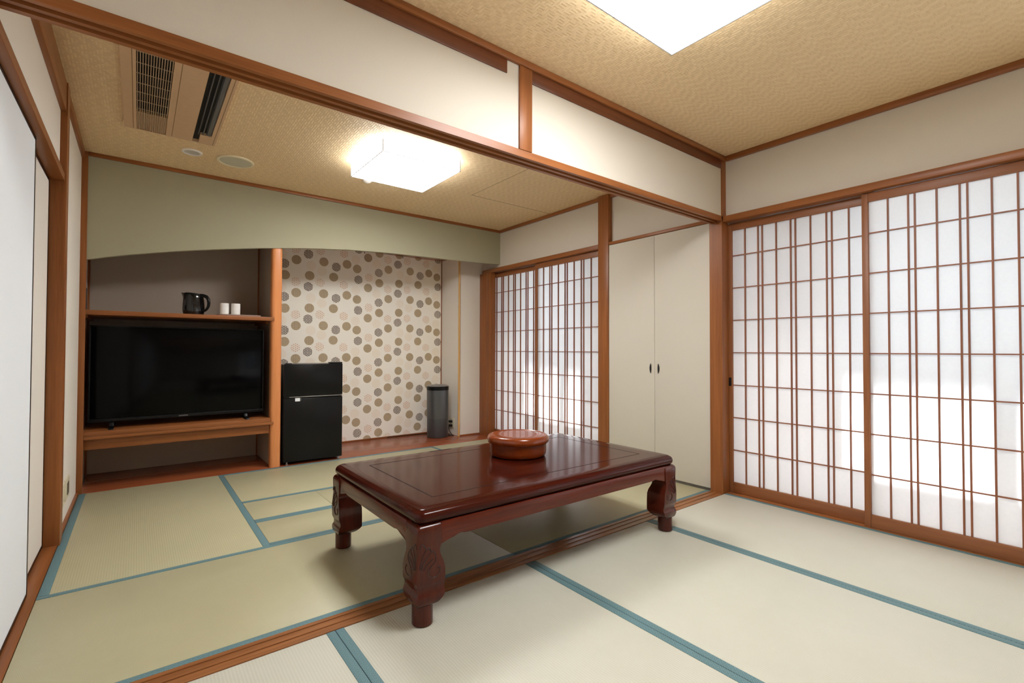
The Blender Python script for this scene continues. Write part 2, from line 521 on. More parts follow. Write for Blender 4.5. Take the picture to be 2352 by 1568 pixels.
# ------------------------------------------------------------------ wood trim
# partition threshold, door head, moulding
def grooved(y0, y1, zt, zb, gz, up):
    g = [(y0+.018, y0+.040), (y0+.056, y0+.078)]
    if up:   # grooves cut into the top
        p = [(y0, zb), (y1, zb), (y1, zt)]
        for a, b in reversed(g): p += [(b, zt), (b, zt-gz), (a, zt-gz), (a, zt)]
        p += [(y0, zt)]
    else:
        p = [(y0, zt), (y1, zt), (y1, zb)]
        for a, b in reversed(g): p += [(b, zb), (b, zb+gz), (a, zb+gz), (a, zb)]
        p += [(y0, zb)]
    return p
trim_prism('grooved wooden threshold across the floor between the rooms', grooved(0, .098, .003, -.055, .003, True), 'x', XL, 0, sill_x)
trim_prism('grooved wooden door head spanning the opening between the rooms', grooved(0, .098, 1.946, 1.912, .012, False), 'x', XL-.02, 0, wood_x)
trim('wooden ceiling moulding above the partition, front room side', XL-.02, .045, -.012, .0055, 2.343, ZC, 'x', .003)
trim('dark board under the moulding, left of the short post', XL-.02, -1.91, .0, .0055, 2.281, 2.3425, 'x', .001, fascia_x)
trim('dark board under the moulding, right of the short post', -1.76, -.012, .0, .0055, 2.281, 2.3425, 'x', .001, fascia_x)
trim('short wooden post on the cream panel above the door head', -1.838, -1.762, -.004, .0058, 1.946, 2.3425, 'z', .001)
trim_prism('corner post between the open doorway and the right screens', [(-.012, .0), (.07, .0), (.07, .03), (.12, .03), (.12, .098), (-.004, .098), (-.004, .02), (-.012, .02)], 'z', -.055, ZC, wood_z)
# right wall, front room
trim('wooden door head over the right screens, front room', .0, .125, YF, -.001, 1.905, 1.946, 'y', .002)
trim('wooden sill under the right screens, front room', .031, .12, YF, -.001, -.055, .004, 'y', .001)
trim('thin ceiling moulding above the right screens, front room', .02, .046, YF, -.012, 2.340, ZC, 'y', .002)
# right wall, back room
trim('wooden post between the closet and the far screens', -.004, .12, 1.042, 1.160, -.055, ZC, 'z', .002)
trim('wooden head above the closet doors', .0, .06, .099, 1.041, 1.921, 1.946, 'y', .002)
trim('wooden door head over the far screens', .0, .125, 1.161, 2.999, 1.905, 1.946, 'y', .002)
trim('wooden sill under the far screens', .031, .12, 1.161, 2.999, -.055, .004, 'y', .001)
trim('wooden jamb post at the far end of the far screens', -.003, .07, 2.822, 2.905, -.055, 1.905, 'z', .002)
trim('jamb strip against the cream wall beyond the far screens', .0, .12, 2.906, 3.049, -.055, 1.905, 'z', .001)
trim('thin ceiling moulding on the right wall, back room', .02, .046, .099, 2.699, 2.345, ZC, 'y', .002)
trim('thin ceiling moulding along the green hanging wall', XL+.02, .02, 2.684, 2.6995, 2.347, ZC, 'x', .002)
# left wall
trim('wooden post right of the sliding panels on the left wall', -3.64, -3.543, 1.602, 1.70, -.055, ZC, 'z', .002)
trim('wooden head over the sliding panels on the left wall', -3.655, -3.55, YF, 1.60, 1.862, 1.902, 'y', .002)
trim('wooden track under the sliding panels on the left wall', -3.655, -3.551, YF, 1.601, -.055, .004, 'y', .001)
trim('deep ceiling beam along the left wall before the post', -3.575, -3.548, .099, 1.60, 2.222, ZC, 'y', .003)
trim('deep ceiling beam along the left wall, front room', -3.575, -3.548, YF, -.013, 2.222, ZC, 'y', .003)
trim('thin ceiling moulding along the left wall beyond the post', -3.567, -3.548, 1.702, 2.688, 2.322, ZC, 'y', .002)
trim('thin vertical strip at the left edge of the niche', -3.57, -3.532, 2.690, 2.70, -.001, ZC, 'z', .001)
struct('baseboard_left', MB().box(-3.567, -3.551, 1.701, 2.689, -.02, .016, .001), wood_y, 'thin wooden strip at the foot of the left wall', 'baseboard')
# alcove
def toko_post():
    mb = MB()
    x0, x1, y0, y1, r = -2.352, -2.268, 2.712, 2.796, .024
    lp = []
    for (cx, cy, a0) in ((x1-r, y1-r, 0), (x0+r, y1-r, 90), (x0+r, y0+r, 180), (x1-r, y0+r, 270)):
        for k in range(7):
            a = math.radians(a0+15*k)
            lp.append((cx+r*math.cos(a), cy+r*math.sin(a)))
    mb.prism(lp, 'z', 0, 2.093)
    return mb
TRIM[0] += 1
struct('trim_%d' % TRIM[0], toko_post(), post_m, 'pale rounded wooden post between niche and dotted alcove', 'trim')
trim('dark corner strip at the right back of the alcove', -.293, -.2855, 3.460, 3.4695, 0, 2.093, 'z', .001)
trim('thin strip along the foot of the dotted alcove wall', -2.26, -.294, 3.463, 3.4695, 0, .012, 'x', .001)
trim('dark corner strip at the left back of the niche', -3.566, -3.552, 3.345, 3.359, .0, 2.093, 'z', .001)
trim('dark corner strip at the right back of the niche', -2.347, -2.336, 3.35, 3.359, .0, 2.093, 'z', .001)
trim('thin strip at the foot of the wall right of the bamboo', -.27, -.001, 3.042, 3.0495, 0, .012, 'x', .001)
# bamboo corner rod
def bamboo():
    prof = []
    zs = [0, .14, .36, .59, .80, 1.02, 1.25, 1.5, 1.76, 2.0, 2.093]
    for i, z in enumerate(zs):
        if 0 < i < len(zs)-1: prof += [(.0115, z-.012), (.0135, z-.003), (.0118, z), (.0135, z+.003), (.0115, z+.012)]
        else: prof += [(.0115, z)]
    return MB().lathe(prof, -.292, 3.042, 16)
tag(obj('bamboo_rod', bamboo(), bamboo_m), 'slim upright bamboo rod on the wall corner behind the grey bin', 'bamboo rod')
# fine seams between the ceiling panels
trim('hairline seam in the back room ceiling running away from view', -.921, -.919, .10, 1.82, ZC-.0012, ZC+.002, 'y', 0, seam_m)
trim('hairline seam in the back room ceiling running to the right wall', -.93, .02, 1.819, 1.821, ZC-.0012, ZC+.002, 'x', 0, seam_m)

# ------------------------------------------------------------------ tatami
def mat(label, x0, x1, y0, y1, axis, borders, bw=.03):
    cx, cy = (x0+x1)/2, (y0+y1)/2
    t = thing('tatami_mat', label, 'tatami mat', (cx, cy, -.055), 0, 'tatami mats on the floor')
    hx, hy = (x1-x0)/2-.0008, (y1-y0)/2-.0008
    a0, a1, b0, b1 = -hx, hx, -hy, hy
    if axis == 'y':
        if 'l' in borders: a0 += bw
        if 'h' in borders: a1 -= bw
    else:
        if 'l' in borders: b0 += bw
        if 'h' in borders: b1 -= bw
    obj('rush_cover', MB().box(a0, a1, b0, b1, 0, .055, .0015), tat_x if axis == 'x' else (tat_y if y1 <= 0 else tat_yo), t)
    for s in ('l', 'h'):
        if s not in borders: continue
        if axis == 'y':
            bx = MB().box(-hx if s == 'l' else a1, a0 if s == 'l' else hx, b0, b1, 0, .0562, .0018)
        else:
            bx = MB().box(a0, a1, -hy if s == 'l' else b1, b0 if s == 'l' else hy, 0, .0562, .0018)
        o = obj('cloth_border', bx, border_m, t)
        o['label'] = 'teal patterned cloth border'
    return t
mat('front room mat at the lower left, by the left wall', XL, -2.674, -1.855, 0, 'y', 'lh')
mat('front room mat under the near left table leg', -2.674, -1.767, -1.855, 0, 'y', 'lh')
mat('middle front room mat, second from the right paper screens', -1.767, -.848, -1.855, 0, 'y', 'lh')
mat('front room mat lying along the right paper screens', -.848, .03, -1.855, 0, 'y', 'lh')
mat('long mat along the far side of the threshold, by the left wall', XL, -1.776, .099, .962, 'x', 'lh')
mat('long mat along the far side of the threshold, by the closet doors', -1.776, -.005, .099, .962, 'x', 'lh')
mat('back room mat in front of the television niche', XL, -2.692, .962, YB, 'y', 'lh', .035)
mat('narrow mat strip just behind the long mats, beside the table', -2.692, -.852, .962, 1.385, 'x', 'lh')
mat('short narrow mat piece touching the mat before the niche', -2.692, -2.236, 1.385, 1.80, 'x', 'l')
mat('narrow mat strip half hidden behind the table', -2.236, -.852, 1.385, 1.80, 'x', 'l')
mat('back room mat in front of the fridge and dotted alcove', -2.692, -.852, 1.80, YB, 'x', 'lh', .036)
mat('back room mat lying along the far paper screens', -.852, -.005, .962, YB, 'y', 'lh')

# ------------------------------------------------------------------ shoji screens
def shoji(label, w, x, ycen, pull):
    """Sliding screen, local origin at base centre; x local = depth (0 = room face)"""
    h = 1.896
    t = thing('shoji_screen', label, 'paper screen', (x, ycen, .005), 0, 'sliding paper screens')
    k = w/.861
    st = .031*k
    hw = w/2
    d = .030
    for sy in (-1, 1):
        yy = sy*(hw-st/2)
        obj('stile', MB().box(0, d, yy-st/2, yy+st/2, 0, h, .002), shoji_z, t)
    obj('bottom_rail', MB().box(0.0005, d-.0005, -hw+st, hw-st, 0, .071, .002), shoji_y, t)
    obj('top_rail', MB().box(.0005, d-.0005, -hw+st, hw-st, 1.846, h, .002), shoji_y, t)
    mb = MB()
    bars = [.09, .1795, .2075, .2975, .387, .4155, .5035, .592, .621, .710]
    g = w-2*st
    for bpos in bars:
        y = hw-st-bpos*(g/.799)
        mb.box(.004, .016, y-.0038, y+.0038, .07, 1.847)
    for i in range(7):
        z = .295+.2285*i
        mb.box(.0045, .0155, -hw+st, hw-st, z-.0032, z+.0032)
    obj('lattice', mb, lattice_m, t, smooth=False)
    obj('paper_sheet', MB().box(.0165, .0172, -hw+st-.004, hw-st+.004, .068, 1.85), paper_m, t, smooth=False)['label'] = 'white translucent paper'
    if pull:
        yp = (hw-st/2)*pull
        obj('finger_pull', MB().box(-.0012, .004, yp-.010, yp+.010, .745, .805, .001), iron_m, t)['label'] = 'dark recessed finger pull'
    return t
PX1, PX2 = .075, .037
shoji('front room paper screen next to the corner post', .861, PX1, -.424, 1)
shoji('front room paper screen cut off by the right edge of the photo', .861, PX2, -1.242, -1)
shoji('far paper screen next to the closet post', .915, PX2, 1.619, -1)
shoji('far paper screen next to the cream alcove wall', .925, PX1, 2.483, 1)

# ------------------------------------------------------------------ windows outside the screens
def window(n, label, y0, y1, c0, c1, stiles):
    z0, z1, zs = .04, 1.93, .560
    t = bpy.data.objects.new('window_%d' % n, None); COL.objects.link(t)
    t.location = (.39, (y0+y1)/2, z0)
    tag(t, label, 'window', None, 'structure')
    c = (y0+y1)/2
    H = z1-z0
    mb = MB()
    mb.box(0, .06, y0-c, y1-c, 0, .03); mb.box(0, .06, y0-c, y1-c, H-.03, H)
    mb.box(0, .06, y0-c, y0-c+.02, .03, H-.03); mb.box(0, .06, y1-c-.02, y1-c, .03, H-.03)
    for a, b in stiles: mb.box(.005, .055, a-c, b-c, .03, H-.03)
    mb.box(0, .06, y0-c+.02, y1-c-.02, zs-z0, zs-z0+.028)
    obj('sash_frame', mb, alu_m, t, smooth=False)
    mb = MB()
    mb.box(.028, .032, y0-c+.02, y1-c-.02, .03, zs-z0)
    if c1 < y1-.05: mb.box(.028, .032, c1-c, y1-c-.02, zs-z0+.028, H-.03)
    if c0 > y0+.05: mb.box(.028, .032, y0-c+.02, c0-c, zs-z0+.028, H-.03)
    obj('added_frosted_glass', mb, frost_m, t, smooth=False)  # unseen frosted panes, added to lift and even the daylight on the paper
    obj('pane', MB().box(.028, .032, c0-c, c1-c, zs-z0+.028, H-.03), glass_m, t, smooth=False)
window(1, 'sliding glass window behind the front room screens', -3.3, -.02, -3.28, -.70, [(-.70, -.66), (-1.43, -1.335), (-2.33, -2.24)])
window(2, 'sliding glass window behind the far screens', 1.18, 2.88, 1.44, 2.31, [(1.40, 1.44), (2.31, 2.35), (1.645, 1.725)])
struct('ground', MB().box(.48, 40, -30, 30, -.8, -.7), ground_m, 'bright paved ground outside the windows', 'ground')
struct('roof_eave', MB().box(.48, 1.75, -6, 6, 2.30, 2.38), out_m, 'roof eave shading the windows from outside', 'roof')

# ------------------------------------------------------------------ left sliding panels
def fusuma(label, x, y0, y1, mt):
    c = (y0+y1)/2; hw = (y1-y0)/2; h = 1.86
    t = thing('fusuma_panel', label, 'sliding panel', (x, c, .005), 0, 'sliding panels on the left wall')
    obj('paper_face', MB().box(-.020, -.001, -hw+.015, hw-.015, .010, h-.010), mt, t)
    mb = MB()
    mb.box(-.021, 0, -hw, -hw+.019, 0, h, .0015); mb.box(-.021, 0, hw-.019, hw, 0, h, .0015)
    mb.box(-.021, 0, -hw+.019, hw-.019, 0, .018, .001); mb.box(-.021, 0, -hw+.019, hw-.019, h-.018, h, .001)
    obj('lacquer_frame', mb, lacquer_m, t)['label'] = 'dark lacquered edge frame'
    return t
fusuma('near white sliding panel at the left edge of the photo', -3.580, .05, .985, fus_m)
fusuma('cream sliding panel behind the white one, against the post', -3.606, .72, 1.604, fus2_m)
fusuma('white sliding panel outside the view, behind the viewer', -3.606, -.85, .06, fus_m)
fusuma('white sliding panel outside the view, farthest behind the viewer', -3.580, -1.75, -.84, fus_m)

# ------------------------------------------------------------------ closet doors
def closet_door(label, y0, y1, hs, name='closet_door'):
    c = (y0+y1)/2; hw = (y1-y0)/2
    t = thing(name, label, 'closet door', (.004, c, .016), 0, 'pair of closet doors')
    t['kind'] = 'thing'
    obj('door_leaf', MB().box(0, .03, -hw+.0012, hw-.0012, 0, 1.902, .0015), door_m, t)
    # lens-shaped pull
    mb = MB()
    pts = []
    for k in range(9):
        a = -1+2*k/8
        pts.append((.0105*(1-a*a), .84+a*.040))
    for k in range(7, 0, -1):
        a = -1+2*k/8
        pts.append((-.0045*(1-a*a), .84+a*.040))
    mb.prism([(p[0]*hs, p[1]) for p in pts], 'x', -.006, .001, .0012)
    mb.xform(Matrix.Translation((0, (hw-.034)*(-hs), 0)))
    obj('pull_handle', mb, iron_m, t)['label'] = 'small dark crescent handle'
    return t
closet_door('cream closet door beside the far paper screens', .572, 1.041, 1)
closet_door('cream closet door beside the corner post', .100, .571, -1)

# ------------------------------------------------------------------ low table
TX, TY = -1.655, .285
HX, HY = .795, .475
tb = thing('low_table', 'dark red lacquered low wooden table with carved legs', 'table', (TX, TY, .0014))
def rrect(hx, hy, r, z, n=6):
    lp = []
    for (sx, sy, a0) in ((1, 1, 0), (-1, 1, 90), (-1, -1, 180), (1, -1, 270)):
        for k in range(n+1):
            a = math.radians(a0+90*k/n)
            lp.append((sx*(hx-r)+r*math.cos(a), sy*(hy-r)+r*math.sin(a), z))
    return lp
loops = []
for ins, z in ((.045, .3655), (.014, .366), (.005, .371), (.0, .381), (.0, .392), (.004, .402), (.010, .408), (.0155, .4095), (.018, .4125), (.024, .415), (.06, .415)):
    loops.append(rrect(HX-.006-ins, HY-.006-ins, max(.032-ins*.6, .006), z))
obj('tabletop', MB().loft(loops), table_x, tb, ang=50)
mb = MB()
ix, iy, w = .655, .328, .0024
mb.box(-ix, ix, -iy-w, -iy+w, .4146, .4154); mb.box(-ix, ix, iy-w, iy+w, .4146, .4154)
mb.box(-ix-w, -ix+w, -iy, iy, .4146, .4154); mb.box(ix-w, ix+w, -iy, iy, .4146, .4154)
obj('inlay_line', mb, inlay_m, tb, smooth=False)['label'] = 'thin dark inlaid rectangle'
# legs: square loft from outer corner (0,0) inwards
LEG = [  # z, outer inset, inner extent
    (.0745, .010, .083), (.080, .005, .092), (.088, .002, .101), (.097, .000, .109), (.106, .000, .114),
    (.113, .001, .115), (.118, .004, .115), (.126, .0068, .115), (.138, .0068, .115), (.147, .004, .115), (.154, .001, .115), (.160, .0, .115),
    (.20, -.001, .114), (.222, .0, .109), (.240, .001, .101), (.256, .002, .095), (.270, .003, .094), (.282, .003, .098), (.290, .003, .100),
    (.330, .002, .100), (.345, .002, .100), (.355, .005, .100), (.362, .012, .100), (.3655, .022, .098)]
def leg_mesh():
    lps = []
    for z, o, i in LEG:
        r = .007
        lps.append([(o+r, o, z), (i, o, z), (i, i, z), (o, i, z), (o, o+r, z), (o+r*.3, o+r*.3, z)])
    return MB().loft(lps)
# carved leaf lines in face coordinates (u inwards from corner, z)
def arcpts(cx, cz, r1, r2, a0, a1, n=12):
    return [(cx+r1*math.cos(math.radians(a0+(a1-a0)*k/n)), cz+r2*math.sin(math.radians(a0+(a1-a0)*k/n))) for k in range(n+1)]
CARVE = [
    [(.004, .285), (.010, .300), (.018, .299), (.026, .289), (.030, .279), (.040, .283), (.047, .276), (.048, .266), (.054, .268), (.062, .261), (.066, .247), (.064, .232), (.056, .222), (.046, .215), (.038, .205), (.036, .192), (.042, .180), (.055, .174), (.070, .177), (.080, .188), (.082, .202), (.077, .208), (.072, .202)],
    [(.004, .215), (.008, .235), (.017, .258), (.028, .277)],
    [(.010, .210), (.018, .232), (.032, .250), (.046, .264)],
    [(.018, .208), (.028, .222), (.042, .233), (.056, .240)],
]
def carving(face):
    mb = MB()
    def oz(z):
        for a, b in zip(LEG, LEG[1:]):
            if a[0] <= z <= b[0]:
                f = (z-a[0])/(b[0]-a[0]); return a[1]+(b[1]-a[1])*f
        return 0
    for ln in CARVE:
        P = [Vector((p[0]*1.05+.006, p[1], 0)) for p in ln]
        pts = []
        for i in range(len(P)-1):   # catmull-rom
            p0, p1, p2, p3 = P[max(i-1, 0)], P[i], P[i+1], P[min(i+2, len(P)-1)]
            for k in range(4):
                q = k/4
                pts.append(.5*((2*p1)+(-p0+p2)*q+(2*p0-5*p1+4*p2-p3)*q*q+(-p0+3*p1-3*p2+p3)*q**3))
        pts.append(P[-1])
        out = []
        for p in pts:
            o = oz(p.y)
            out.append((p.x, o-.0003, p.y) if face == 0 else (o-.0003, p.x, p.y))
        mb.tube(out, .0021, 6)
    return mb
for sx in (-1, 1):
    for sy in (-1, 1):
        M = Matrix.Translation((sx*HX, sy*HY, 0)) @ Matrix.Diagonal((-sx, -sy, 1, 1))
        lg = obj('leg', leg_mesh().xform(M), table_z, tb, ang=35)
        ft = MB().lathe([(.036, .0), (.0385, .003), (.0385, .076)], 0, 0, 32)
        ft.xform(Matrix.Translation((sx*(HX-.045), sy*(HY-.045), 0)))
        obj('foot', ft, table_z, lg)
        for fc in (0, 1):
            obj('carving', carving(fc).xform(M), carve_m, lg, ang=80)['label'] = 'carved leaf relief'
def apron(length):
    hl = length/2
    pts = []
    prof = [(0, .281), (.012, .2865), (.030, .2915), (.055, .2970), (.078, .3045), (.090, .306), (.100, .3035), (.115, .3015), (.150, .301)]
    for u, z in prof: pts.append((-hl+u, z))
    for u, z in reversed(prof): pts.append((hl-u, z))
    pts += [(hl, .3652), (-hl, .3652)]
    return pts
for s in (-1, 1):
    y0 = s*(HY-.006)
    a, b = sorted((y0, y0-s*.026))
    obj('apron', MB().prism(apron(2*HX-.20), 'y', a, b, .004), apron_x, tb)
    x0 = s*(HX-.006)
    a, b = sorted((x0, x0-s*.026))
    obj('apron', MB().prism(apron(2*HY-.20), 'x', a, b, .004), table_y, tb)

# ------------------------------------------------------------------ round lidded box on the table
bx = thing('lidded_box', 'round glossy orange brown wooden box with lid on the low table', 'box', (-1.560, .352, .4168))
obj('box_body', MB().lathe([(.120, .0), (.140, .001), (.150, .006), (.1555, .016), (.157, .030), (.157, .082)], 0, 0, 64), bowl_dark, bx)
obj('lid', MB().lathe([(.160, .074), (.166, .075), (.1705, .081), (.1715, .092), (.170, .103), (.164, .112), (.156, .1165), (.150, .1165), (.1475, .1145), (.1455, .1152), (.10, .1154), (.05, .1155), (.006, .1155)], 0, 0, 64), bowl_m, bx)

# ------------------------------------------------------------------ niche shelves and television
sh = thing('wall_shelf', 'upper wooden shelf of the niche carrying the kettle and cups', 'shelf', (-2.94, 2.705, 1.242))
mb = MB()
mb.prism([(-.588, 0), (.610, 0), (.610, .006), (.586, .006), (.586, .652), (-.610, .652), (-.610, -.0), ], 'z', 0, .031, .001)
obj('board', mb, wood_x, sh)
obj('support_batten', MB().box(-.606, -.586, .06, .62, -.022, -.0005), wood_y, sh)
obj('support_batten', MB().box(.564, .584, .10, .62, -.022, -.0005), wood_y, sh)
sh = thing('tv_bench', 'lower wooden bench of the niche carrying the television', 'shelf', (-2.94, 2.70, .292))
obj('top_board', MB().prism([(-.600, 0), (.587, 0), (.587, .655), (-.610, .655)], 'z', .098, .129, .002), wood_x, sh)
obj('edge_board', MB().prism([(-.592, .0), (.612, .0), (.612, .007), (.587, .007), (.587, .655), (-.610, .655)], 'z', .075, .0975, .002), wood_x, sh)
obj('apron_board', MB().box(-.608, .584, .035, .06, 0, .0745, .001), wood_x, sh)

tv = thing('television', 'large black flat television standing in the niche', 'television', (-2.953, 2.825, .4216))
obj('tv_body', MB().box(-.566, .566, .004, .045, .050, .750, .004), black_m, tv)
obj('screen', MB().box(-.556, .556, -.001, .0035, .076, .741, .001), screen_m, tv)
mb = MB().box(-.566, .566, -.004, .0038, .048, .072, .002)
mb.box(-.566, .566, -.004, .0038, .7415, .750, .001); mb.box(-.566, -.5565, -.004, .0038, .0725, .741, .001); mb.box(.5565, .566, -.004, .0038, .0725, .741, .001)
obj('bezel', mb, black_m, tv)
obj('logo_plate', MB().box(-.03, .03, -.0052, -.0041, .055, .063, .0004), ac_vane, tv)
for s in (-1, 1):
    mb = MB()
    mb.prism([(-.10, 0), (.16, 0), (.15, .008), (.05, .016), (.035, .049), (.01, .049), (-.0, .016), (-.095, .008)], 'x', -.014, .014, .002)
    obj('stand_foot', mb, black_m, tv, (s*.435, 0, 0))

# ------------------------------------------------------------------ kettle, cups, tray
kt = thing('electric_kettle', 'black electric kettle on the upper niche shelf', 'kettle', (-2.893, 2.87, 1.2735), -.66)
def kshape(co, a):
    x, y, z = co
    if z > .10:
        k = (z-.10)/.075
        c = max(0, math.cos(a-PI))
        f = max(0, c)**6
        x -= f*.046*k**2.2
        z += -.016*(x/.07)*k*k
    return (x, y, z)
prof = [(.064, .0), (.068, .004), (.070, .012), (.0745, .030), (.0755, .055), (.0745, .085), (.0715, .115), (.068, .140), (.067, .158), (.064, .166)]
obj('kettle_body', MB().lathe(prof, 0, 0, 48, fn=kshape), black_gloss, kt)
obj('lid', MB().lathe([(.063, .165), (.060, .172), (.045, .177), (.02, .179), (.003, .1795)], 0, 0, 40, fn=lambda c, a: (c[0], c[1], c[2]-.13*c[0])), black_m, kt)
hp = [(.055, 0, .160), (.080, 0, .157), (.103, 0, .148), (.118, 0, .128), (.123, 0, .100), (.119, 0, .072), (.107, 0, .050), (.092, 0, .037), (.073, 0, .032)]
obj('handle', MB().tube(hp, [.013, .0135, .0135, .0125, .0115, .0105, .0095, .009, .010], 14), black_m, kt)
# gauge faces the viewer (local direction about -Y)
mb = MB()
for k in range(9):
    pass
def gauge(co, a): return co
lp = []
gz = []
for z in (.068, .075, .085, .100, .118, .124):
    wdt = {.068: .007, .075: .011, .085: .012, .100: .0105, .118: .0075, .124: .003}[z]
    rr = .0765 if z < .09 else .0765-(z-.09)*.16
    row = []
    for j in range(7):
        u = -wdt+2*wdt*j/6
        an = -PI/2 - .30 + u/rr
        row.append((rr*math.cos(an)*1.002, rr*math.sin(an)*1.002, z))
    gz.append(row)
gb = MB()
V = [[gb.b.verts.new(p) for p in r] for r in gz]
for i in range(len(V)-1):
    for j in range(6):
        gb.b.faces.new((V[i][j], V[i][j+1], V[i+1][j+1], V[i+1][j]))
obj('water_gauge', gb, kett_g, kt)['label'] = 'grey water level window'
obj('power_base', MB().lathe([(.066, -.0005), (.0685, .0005), (.0685, .004), (.065, .0045)], 0, 0, 40), black_m, kt)
tr = thing('serving_tray', 'pale serving tray under the white cups on the niche shelf', 'tray', (-2.578, 2.835, 1.2732))
obj('tray_dish', MB().loft([rrect(.145, .080, .025, 0), rrect(.152, .087, .03, .004), rrect(.158, .093, .034, .0125), rrect(.155, .090, .032, .0128), rrect(.148, .083, .03, .006), rrect(.02, .02, .01, .0055)]), tray_m, tr)
cup = thing('tea_cup', 'white handleless cup beside the black kettle', 'cup', (-2.686, 2.815, 1.2792), 0, 'white cups on the tray')
obj('cup_bowl', MB().lathe([(.026, .0), (.031, .002), (.0325, .010), (.0332, .05), (.0335, .098), (.0318, .098), (.0305, .02), (.02, .012), (.002, .011)], 0, 0, 32), white_m, cup)
dup(cup, (-2.606, 2.800, 1.2792), 0, 'white handleless cup on the tray farther from the kettle')
tag(obj('flat_dish', MB().loft([rrect(.052, .036, .008, 0), rrect(.056, .040, .010, .008), rrect(.053, .037, .009, .0085), rrect(.048, .032, .007, .003)]), tray_m, None, (-2.492, 2.830, 1.2792)), 'small flat pale dish on the right end of the tray', 'dish')
tag(obj('wall_mounted_panel', MB().box(-3.5662, -3.5440, 2.735, 2.985, 1.292, 1.447, .002), navy_m), 'dark panel on the left niche wall just above the upper shelf', 'panel')  # plain dark wall-mounted panel of uncertain use, not a known switch

# ------------------------------------------------------------------ fridge
fr = thing('refrigerator', 'small black two-door refrigerator in front of the dotted alcove wall', 'refrigerator', (-2.000, 2.705, .0005), -.028)
obj('cabinet', MB().box(-.246, .246, .040, .460, .022, .868, .006), fridge_m, fr)
d = obj('lower_door', MB().box(-.248, .248, 0, .038, .026, .574, .006), fridge_m, fr)
obj('upper_door', MB().box(-.248, .248, 0, .038, .592, .872, .006), fridge_m, fr)
mb = MB(); mb.box(-.243, .243, -.002, .03, .5765, .590, .001)
obj('handle_groove', mb, black_m, fr)
mb = MB().box(-.205, .246, -.004, .004, .583, .589, .001)
obj('handle_strip', mb, metal_m, fr)['label'] = 'thin bright strip between the doors'
obj('sticker', MB().box(-.158, -.118, -.0012, -.0003, .548, .578), label_m, d)['label'] = 'small white label'
obj('handle_notch', MB().box(-.112, -.108, -.0016, -.0003, .552, .576), ac_vane, d)
obj('hinge_cover', MB().box(.135, .245, .002, .07, .8725, .886, .004), black_m, fr)
obj('hinge_cover', MB().box(-.235, -.185, .002, .06, .8725, .880, .003), black_m, fr)
for x in (-.215, .222):
    for y in (.03, .42):
        obj('adjuster_foot', MB().lathe([(.014, 0), (.014, .006), (.008, .007), (.008, .024)], x, y, 16), metal_m if y < .1 else black_m, fr)

# ------------------------------------------------------------------ bin
bn = thing('trash_bin', 'tall grey cylindrical bin with black rim in the alcove corner', 'bin', (-.502, 3.165, .0005))
obj('bin_body', MB().lathe([(.110, .0), (.117, .004), (.1195, .012), (.1205, .218)], 0, 0, 56, cap1=False), bin_low, bn)
obj('bin_sleeve', MB().lathe([(.1205, .218), (.1225, .2185), (.1235, .232), (.1245, .538), (.12, .540)], 0, 0, 56, cap0=False), bin_m, bn)
obj('rim', MB().lathe([(.122, .538), (.1262, .540), (.1262, .578), (.123, .582), (.115, .582)], 0, 0, 56), black_m, bn)['label'] = 'black rim band'
obj('lid', MB().lathe([(.121, .5805), (.120, .586), (.108, .593), (.08, .599), (.04, .602), (.002, .603)], 0, 0, 56), lid_m, bn)

# outlet with plugs and cord behind the bin
ot = thing('wall_outlet', 'outlet with black plugs low on the alcove side wall behind the bin', 'outlet', (-.2853, 3.20, .135))
obj('plate', MB().box(-.007, -.0003, -.052, .052, -.06, .06, .002), plate_m, ot)
for z in (-.028, .02): obj('plug', MB().box(-.04, -.0073, -.018, .018, z-.012, z+.012, .003), black_m, ot)
cp = [(-.335, 3.19, .105), (-.345, 3.17, .06), (-.335, 3.12, .012), (-.33, 3.09, .006), (-.36, 3.12, .006), (-.43, 3.30, .006), (-.60, 3.40, .006), (-1.0, 3.43, .006)]
P = [Vector(p) for p in cp]; pts = []
for i in range(len(P)-1):
    p0, p1, p2, p3 = P[max(i-1, 0)], P[i], P[i+1], P[min(i+2, len(P)-1)]
    for k in range(6):
        q = k/6
        pts.append(.5*((2*p1)+(-p0+p2)*q+(2*p0-5*p1+4*p2-p3)*q*q+(-p0+3*p1-3*p2+p3)*q**3))
pts.append(P[-1])
tag(obj('power_cord', MB().tube(pts, .004, 8), black_m), 'black power cord on the alcove floor behind the bin', 'cord')

# outlets on left wall
def outlet(label, y0, y1, slot):
    t = thing('wall_outlet', label, 'outlet', (-3.566, (y0+y1)/2, .18))
    h = (y1-y0)/2
    obj('plate', MB().box(.0002, .008, -h, h, -.06, .06, .002), plate_m, t)
    obj('socket', MB().box(.0078, .0105, -h*.42, h*.42, -.034, .034, .001), plate_dark if slot else plate_m, t)
outlet('narrow outlet plate on the left wall, next to the wooden post', 1.885, 1.985, False)
outlet('wide outlet plate on the left wall, nearer to the niche', 2.015, 2.205, True)

